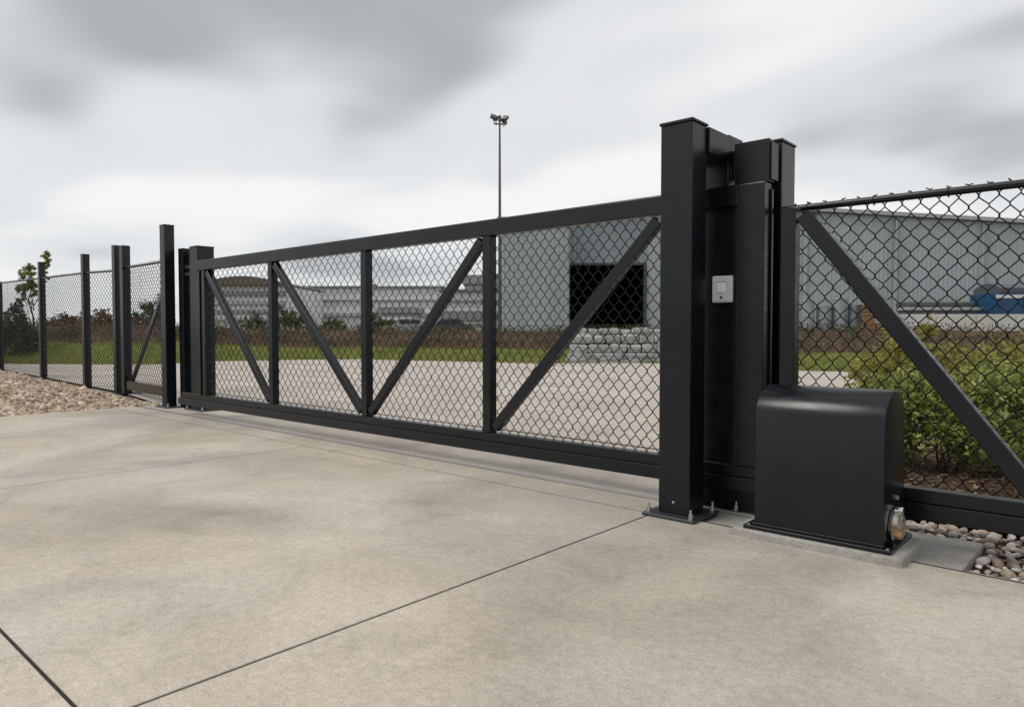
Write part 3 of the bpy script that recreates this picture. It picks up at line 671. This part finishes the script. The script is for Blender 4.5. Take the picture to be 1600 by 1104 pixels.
# in front of the distant buildings
mids = [(436, 62, 3.0, 'leaf_dark'), (462, 60, 2.2, 'leaf_olive'), (395, 64, 2.2, 'leaf_dark'), (588, 60, 1.9, 'leaf_dark'), (606, 62, 1.3, 'leaf_olive'), (520, 66, 1.6, 'leaf_olive')]
for i, (x, D, hh, mm) in enumerate(mids):
    tree('garden_tree', 'small bushy tree before the distant buildings, ' + ('tallest, at the first gate upright', 'just right of the first gate upright', 'left of the first gate upright', 'just right of the second gate upright', 'between second upright and rising brace', 'just left of the second gate upright')[i],
         base_at(x, D, .75), hh, [(0, 0, hh * .6, .9, .8, hh * .4), (.7, 0, hh * .45, .7, .7, hh * .35), (-.7, 0, hh * .4, .7, .6, hh * .33)], 900, .25, mm, r=.08, group='small trees before the distant buildings', limbs=5, bias=.45)
for i, (x, D, hh) in enumerate(((525, 118, 8.0), (556, 116, 7.8), (578, 112, 8.6))):
    tree('russet_tree', 'russet-brown tree behind the white hall, ' + ('leftmost of three', 'middle of three', 'rightmost of three')[i], base_at(x, D, .3), hh, [(0, 0, hh * .8, 2.0, 1.6, hh * .16), (1.8, 0, hh * .76, 1.6, 1.3, hh * .14), (-1.8, 0, hh * .76, 1.6, 1.3, hh * .12)], 800, .5, 'leaf_rust', r=.25, group='russet trees behind the white hall', limbs=6, bias=.4)

# ================================================================== buildings and yard clutter beyond the bank
def ribbed(bm, x0, x1, z0, z1, y, pitch=.30, dpt=.035, ztop=None):
    """trapezoid-ribbed sheet in the x-z plane; ztop(x) gives a sloping top"""
    xs = []; x = x0
    while x < x1 - 1e-6:
        for f_, d in ((0, 0), (.55, 0), (.65, -dpt), (.9, -dpt)):
            q = x + pitch * f_
            if q < x1: xs.append((q, d))
        x += pitch
    xs.append((x1, 0)); lo = [bm.verts.new((q, y + d, z0)) for q, d in xs]; hi = [bm.verts.new((q, y + d, ztop(q) if ztop else z1)) for q, d in xs]
    for i in range(len(xs) - 1): bm.faces.new((lo[i], lo[i + 1], hi[i + 1], hi[i]))
    return bm
# grey workshop. local x along the picture, y away
DW = 50.0; zf = .55
wb = base_at(882, DW, zf); ws = thing('workshop', 'large grey ribbed metal workshop with an open black doorway', 'building', wb, YAW)
k = DW / FPX
def lx(x): return (x - 882) * k
def lz(y): return EYE - zf + (515 - y) * k
xe = lx(2150); ridge = lx(1215)
ztop = lambda q: lz(341) + (lz(329.5) - lz(341)) * min(1, q / ridge) - max(0, q - ridge) * .0565
door0, door1, dz = lx(883.5), lx(1010), lz(411)
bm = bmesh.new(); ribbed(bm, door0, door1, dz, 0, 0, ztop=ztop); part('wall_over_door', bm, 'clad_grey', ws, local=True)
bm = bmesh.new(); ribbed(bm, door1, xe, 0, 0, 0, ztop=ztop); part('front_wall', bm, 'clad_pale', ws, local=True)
bm = bmesh.new(); ribbed(bm, lx(776) * .94, 0, 0, lz(356), -3.0); part('annex_wall', bm, 'clad_pale', ws, local=True)
part('annex_side', B(lx(776) * .94 - .12, lx(776) * .94 - .002, -3.0, 9, 0, lz(356)), 'trim_grey', ws, local=True)
part('annex_roof', B(lx(776) * .94 - .2, 0.25, -3.1, 9, lz(356) + .002, lz(356) + .25), 'trim_grey', ws, local=True)
part('annex_side', B(-.002, .10, -2.99, -.05, 0, lz(356)), 'clad_grey', ws, local=True)
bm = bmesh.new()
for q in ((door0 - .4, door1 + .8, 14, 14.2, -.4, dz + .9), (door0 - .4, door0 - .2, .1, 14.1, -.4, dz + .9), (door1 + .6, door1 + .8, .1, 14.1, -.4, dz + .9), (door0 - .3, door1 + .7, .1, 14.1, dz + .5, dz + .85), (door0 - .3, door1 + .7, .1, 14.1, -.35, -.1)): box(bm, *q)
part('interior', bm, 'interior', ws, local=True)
for a in (door0 + .002, door1 - .202): part('door_jamb', B(a, a + .2, -.10, .35, 0, dz), 'trim_dark', ws, local=True)
part('door_lintel', B(door0, door1, -.12, .3, dz - .16, dz - .003), 'trim_dark', ws, local=True)
rp_ = [(-.2, ztop(0) + .03), (ridge, ztop(ridge) + .03), (xe + .3, ztop(xe) + .03)]
bm = bmesh.new()
for (xa, za), (xb, zb2) in zip(rp_, rp_[1:]):
    f1 = [bm.verts.new(v) for v in ((xa, -.35, za), (xb, -.35, zb2), (xb, 30, zb2), (xa, 30, za))]; f2 = [bm.verts.new((v.co.x, v.co.y, v.co.z + .26)) for v in f1]
    bm.faces.new(f1[::-1]); bm.faces.new(f2)
    for i in range(4): bm.faces.new((f1[i], f1[(i + 1) % 4], f2[(i + 1) % 4], f2[i]))
part('roof', bm, 'trim_grey', ws, local=True)
part('corner_flashing', B(-.10, .08, -.16, -.045, 0, ztop(0)), 'trim_grey', ws, local=True)
part('side_wall', B(xe - .1, xe, .05, 30, 0, ztop(xe)), 'clad_grey', ws, local=True)
for xx in (1255, 1395, 1530): part('downpipe', B(lx(xx), lx(xx) + .12, -.2, -.06, 0, ztop(lx(xx)) - .1), 'trim_grey', ws, local=True)

# stacked stone wall at the yard's far edge
sb = gz(965, 567); st_ = thing('stone_stack', 'stepped stack of pale rounded stone blocks below the workshop door', 'stone stack', (sb.x, sb.y, 0), YAW)
kk = 24.6 / FPX
def stone_block(x0, x1, y0, y1, z0, z1, bev):
    bm = B(x0, x1, y0, y1, z0, z1, bev=bev, seg=2)
    for v in bm.verts: v.co += Vector((random.gauss(0, .022), random.gauss(0, .022), random.gauss(0, .018)))
    return part('stone', bm, 'block_stone', st_, True, local=True)
rows = [(-90, 100, .25, .0, .15, 60, .03), (-84, 104, .55, .152, .34, 48, .03), (-74, 106, .85, .345, .70, 34, .07), (-70, 108, 1.05, .705, 1.04, 28, .08), (-72, 108, 1.2, 1.045, 1.30, 31, .06)]
for xa, xb, yo, z0, z1, st2, bv in rows:
    x = xa + random.uniform(-4, 4)
    while x < xb:
        wd_ = st2 * random.uniform(.75, 1.25); g = .012
        stone_block(x * kk + g, (x + wd_) * kk - g, yo + random.uniform(-.04, .04), yo + .9, z0, z1 + random.uniform(-.05, .03) * (bv > .05), min(bv, (z1 - z0) * .3)); x += wd_
part('core', B(-68 * kk, 100 * kk, 1.5, 2.3, -.1, 1.15), 'earth', st_, local=True)

# floodlight mast
mb = base_at(781, 45, .7); ma = thing('floodlight_mast', 'tall thin grey mast with floodlights on a crossbar at its top', 'light mast', mb, YAW)
top = EYE - .7 + (515 - 184) * 45 / FPX
bm = bmesh.new(); cyl(bm, (0, 0, -.2), (0, 0, top), .135, .055, 12); part('pole', bm, 'pole_grey', ma, True, local=True)
part('crossbar', beam((-.36, .25, top - .45), (.40, -.28, top - .62), .09, .09), 'pole_grey', ma, local=True)
bm = bmesh.new(); cyl(bm, (0, 0, top - .35), (0, 0, top - .02), .11, .11, 10); part('pole_head', bm, 'pole_grey', ma, True, local=True)
def flood(x, y, z, rz):
    bm = bmesh.new(); box(bm, -.19, .19, -.09, .09, -.15, .15, .03); bm.transform(Matrix.Translation((x, y, z)) @ Matrix.Rotation(rz, 4, 'Z') @ Matrix.Rotation(R(-28), 4, 'X') @ Matrix.Rotation(R(18), 4, 'Y'))
    cyl(bm, (x * .9, y * .9, z - .36), (x, y, z - .1), .03); part('floodlight', bm, 'pole_grey', ma, local=True)
flood(-.40, .22, top - .02, .4); flood(.36, -.22, top - .22, -.5); flood(-.25, .3, top - .10, -.9); flood(.28, .2, top - .30, .9)

# things standing before the workshop, behind the bank at right
def lobj(name, label, cat, x, D, z, group=None): return thing(name, label, cat, base_at(x, D, z), YAW, group)
wl_ = lobj('low_white_wall', 'long low whitewashed wall before the workshop at right', 'wall', 1500, 38, .70)
kw = 38 / FPX
for i in range(9):
    part('wall_panel', B((-100 + i * 62) * kw, (-100 + i * 62 + 61) * kw, -.1, .1, 0, EYE - .70 + 24 * kw, bev=.015), 'white_wall', wl_, local=True)
part('plinth', B(-100 * kw, 458 * kw, -.14, .14, -.3, .12), 'trim_dark', wl_, local=True)
def wheel(par, x, y, z, r, wd):
    bm = bmesh.new(); cyl(bm, (x, y - wd / 2, z), (x, y + wd / 2, z), r, seg=20); t_ = part('tyre', bm, 'rubber', par, True, local=True)
    bm = bmesh.new(); cyl(bm, (x, y - wd / 2 - .012, z), (x, y - wd / 2 - .002, z), r * .55, seg=14); part('rim', bm, 'trim_grey', t_, True, local=True)
tk = lobj('blue_truck', 'blue truck trailer with dark curved cover parked behind the white wall', 'truck', 1600, 43, .62)
kt = 43 / FPX; zb3 = EYE - .62
part('body', B(-66 * kt, 120 * kt, -1.2, 1.2, zb3 + 8 * kt, zb3 + 56 * kt, bev=.05, seg=2), 'truck_blue', tk, local=True)
part('stripe', B(-66 * kt, 120 * kt, -1.215, -1.202, zb3 + 48 * kt, zb3 + 53 * kt), 'truck_white', tk, local=True)
bm = bmesh.new(); seg = 12; pr = [(-1.2 + 2.4 * i / seg, zb3 + 56.3 * kt + math.sin(math.pi * i / seg) * 8 * kt + .28) for i in range(seg + 1)]
pr = [(-1.2, zb3 + 56.3 * kt)] + pr + [(1.2, zb3 + 56.3 * kt)]
f = bm.faces.new([bm.verts.new((-60 * kt, y, z)) for y, z in pr]); r = bmesh.ops.extrude_face_region(bm, geom=[f]); bmesh.ops.translate(bm, vec=(170 * kt, 0, 0), verts=[v for v in r['geom'] if isinstance(v, bmesh.types.BMVert)]); bmesh.ops.recalc_face_normals(bm, faces=bm.faces[:])
part('cover', bm, 'skip_grey', tk, True, local=True)
part('chassis', B(-60 * kt, 116 * kt, -.9, .9, zb3 - 6 * kt, zb3 + 7.8 * kt), 'trim_dark', tk, local=True)
for xx in (-30, -2, 80):
    for yy in (-1, 1): wheel(tk, xx * kt, yy * .95, .5, .5, .3)
for i in range(5): part('side_post', B((-62 + 38 * i) * kt, (-60 + 38 * i) * kt, -1.24, -1.2025, zb3 + 9 * kt, zb3 + 47 * kt), 'truck_blue', tk, local=True)
sk = lobj('dark_skip', 'long dark grey ribbed skip standing left of the blue truck', 'skip', 1462, 44, .62)
bm = bmesh.new(); box(bm, -62 * kt, 62 * kt, -1, 1, 0, zb3 + 30 * kt, .03); part('body', bm, 'skip_grey', sk, local=True)
part('rim', B(-64 * kt, 64 * kt, -1.06, 1.06, zb3 + 30.1 * kt, zb3 + 35 * kt, bev=.02), 'trim_grey', sk, local=True)
part('load', B(-55 * kt, 50 * kt, -.8, .8, zb3 + 35.1 * kt, zb3 + 44 * kt, bev=.12, seg=3), 'trim_dark', sk, local=True)
for i in range(8): part('rib', B((-60 + 17 * i) * kt, (-57 + 17 * i) * kt, -1.06, -1.002, .05, zb3 + 29 * kt), 'skip_grey', sk, local=True)
for i, (x, hh, r_) in enumerate(((1262, 46, 10), (1287, 38, 11), (1312, 49, 12), (1334, 40, 9))):
    t = lobj('storage_drum', 'upright grey storage drum before the workshop, %s of four from the left' % names[i], 'drum', x, 45, .62, 'grey storage drums before the workshop'); kd = 45 / FPX
    bm = bmesh.new(); cyl(bm, (0, 0, 0), (0, 0, EYE - .62 + hh * kd), r_ * kd, seg=20); part('drum_shell', bm, 'tank_grey', t, True, local=True)
    for q in (.25, .6, .97):
        bm = bmesh.new(); hz = (EYE - .62 + hh * kd) * q; cyl(bm, (0, 0, hz), (0, 0, hz + .06), r_ * kd + .03, seg=20); part('hoop', bm, 'trim_grey', t, True, local=True)
for i, (x, y0, y1) in enumerate(((1352, 500, 528), (1352, 476, 499.5), (1374, 505, 528))):
    kd = 44 / FPX; t = lobj('wooden_crate', ('lower brown wooden crate of a stack of two beside the drums', 'upper brown wooden crate of a stack of two beside the drums', 'single brown wooden crate right of the crate stack')[i], 'crate', x, 44, EYE - (y1 - 515) * kd if y1 < 510 else .62, 'wooden crates before the workshop')
    h_ = (y1 - y0) * kd + (0 if y1 < 510 else EYE - .62 - 13 * kd); nb = 4
    part('core', B(-9 * kd, 9 * kd, -.35, .35, .01, h_ - .02), 'trim_dark', t, local=True)
    for j in range(nb): part('plank', B(-10 * kd, 10 * kd, -.40, -.352, h_ * j / nb + .02, h_ * (j + 1) / nb - .02), 'crate_wood', t, local=True)
    part('lid', B(-10 * kd, 10 * kd, -.40, .4, h_ - .0195, h_ - .001), 'crate_wood', t, local=True)

# distant buildings seen through the gate
def hall(name, label, x0, x1, ytop, D, zb4, wallm, roofm, depth=14, roof_h=5, bands=None, windows=None, curved=0):
    kq = D / FPX; xc = (x0 + x1) / 2; t = lobj(name, label, 'building', xc, D, zb4); hw = (x1 - x0) / 2 * kq; H_ = EYE - zb4 + (515 - ytop) * kq - roof_h * kq
    part('wall', B(-hw, hw, 0, depth, -.5, H_), wallm, t, local=True)
    if curved:
        bm = bmesh.new(); n = 16; pr = [(-hw * 1.02 + 2.04 * hw * i / n, H_ + .002 + curved * kq * math.sin(math.pi * (.15 + .8 * i / n))) for i in range(n + 1)]
        lo_ = [(pr[0][0], H_ + .002)] + pr + [(pr[-1][0], H_ + .002)]
        f = bm.faces.new([bm.verts.new((a, -.8, b)) for a, b in lo_]); r = bmesh.ops.extrude_face_region(bm, geom=[f]); bmesh.ops.translate(bm, vec=(0, depth + 1.6, 0), verts=[v for v in r['geom'] if isinstance(v, bmesh.types.BMVert)]); bmesh.ops.recalc_face_normals(bm, faces=bm.faces[:])
        part('roof', bm, roofm, t, True, local=True)
    else: part('roof', B(-hw - .4, hw + .4, -.5, depth + .5, H_ + .002, H_ + roof_h * kq), roofm, t, local=True)
    for (ya, yb, mm) in bands or []:
        part('band', B(-hw * 1.02, hw * 1.02, -.35, -.002, EYE - zb4 + (515 - yb) * kq, EYE - zb4 + (515 - ya) * kq), mm, t, local=True)
    for (xa, xb, ya, yb) in windows or []:
        o = part('window', B((xa - xc) * kq, (xb - xc) * kq, -.06, -.002, EYE - zb4 + (515 - yb) * kq, EYE - zb4 + (515 - ya) * kq), 'trim_grey', t, local=True)
        part('pane', B((xa - xc) * kq + .12, (xb - xc) * kq - .12, -.075, -.062, EYE - zb4 + (515 - yb) * kq + .12, EYE - zb4 + (515 - ya) * kq - .12), 'window_glass', o, local=True)
    return t
hall('banded_building', 'distant pale banded building with a low curved brown roof', 330, 448, 446, 85, .6, 'clad_white', 'roof_brown', depth=16, roof_h=0, curved=14,
     bands=[(455, 462, 'roof_slate'), (470, 476, 'trim_grey'), (484, 489, 'roof_slate'), (496, 500, 'trim_grey')])
hall('white_hall', 'long white flat-roofed hall far behind the gate centre', 452, 690, 447, 105, .5, 'clad_white', 'roof_slate', depth=18, roof_h=2.5, bands=[(468, 470, 'trim_grey'), (489, 494, 'trim_grey')])
hall('low_grey_shed', 'low grey-roofed shed in front of the white hall', 596, 645, 480, 92, .5, 'trim_grey', 'roof_slate', depth=8, roof_h=9, bands=[(496, 500, 'clad_white')])
hall('stepped_white_building', 'stepped pale building left of the workshop', 690, 790, 452, 80, .5, 'clad_white', 'roof_slate', depth=14, roof_h=3, bands=[(468, 471, 'trim_grey'), (486, 500, 'roof_slate'), (504, 507, 'trim_grey')])
hall('grey_roof_house', 'grey-roofed upper block rising behind the stepped pale building', 728, 800, 430, 98, .5, 'trim_grey', 'roof_slate', depth=9, roof_h=14)
def car(label, x, D, z, m, rz=0):
    t = thing('parked_car', label, 'car', base_at(x, D, z), YAW + rz, 'cars parked before the distant buildings')
    side = [(-2.1, .35), (-2.1, .75), (-1.9, .85), (-1.2, .92), (-.55, 1.42), (.9, 1.45), (1.5, .98), (2.05, .9), (2.15, .6), (2.1, .35)]
    bm = bmesh.new(); f = bm.faces.new([bm.verts.new((a, -.85, b)) for a, b in side]); r = bmesh.ops.extrude_face_region(bm, geom=[f]); bmesh.ops.translate(bm, vec=(0, 1.7, 0), verts=[v for v in r['geom'] if isinstance(v, bmesh.types.BMVert)]); bmesh.ops.recalc_face_normals(bm, faces=bm.faces[:])
    part('body', bm, m, t, True, local=True)
    for a, b in ((-.75, .12), (.2, 1.0)): part('window', B(a, b, -.865, -.852, .98, 1.34), 'window_glass', t, local=True)
    for a in (-1.35, 1.35):
        for y in (-.78, .78): wheel(t, a, y, .32, .32, .2)
car('silver parked car before the distant white hall', 640, 60, .75, 'car_silver'); car('dark parked car left of the stepped pale building', 700, 62, .75, 'skip_grey', .1)
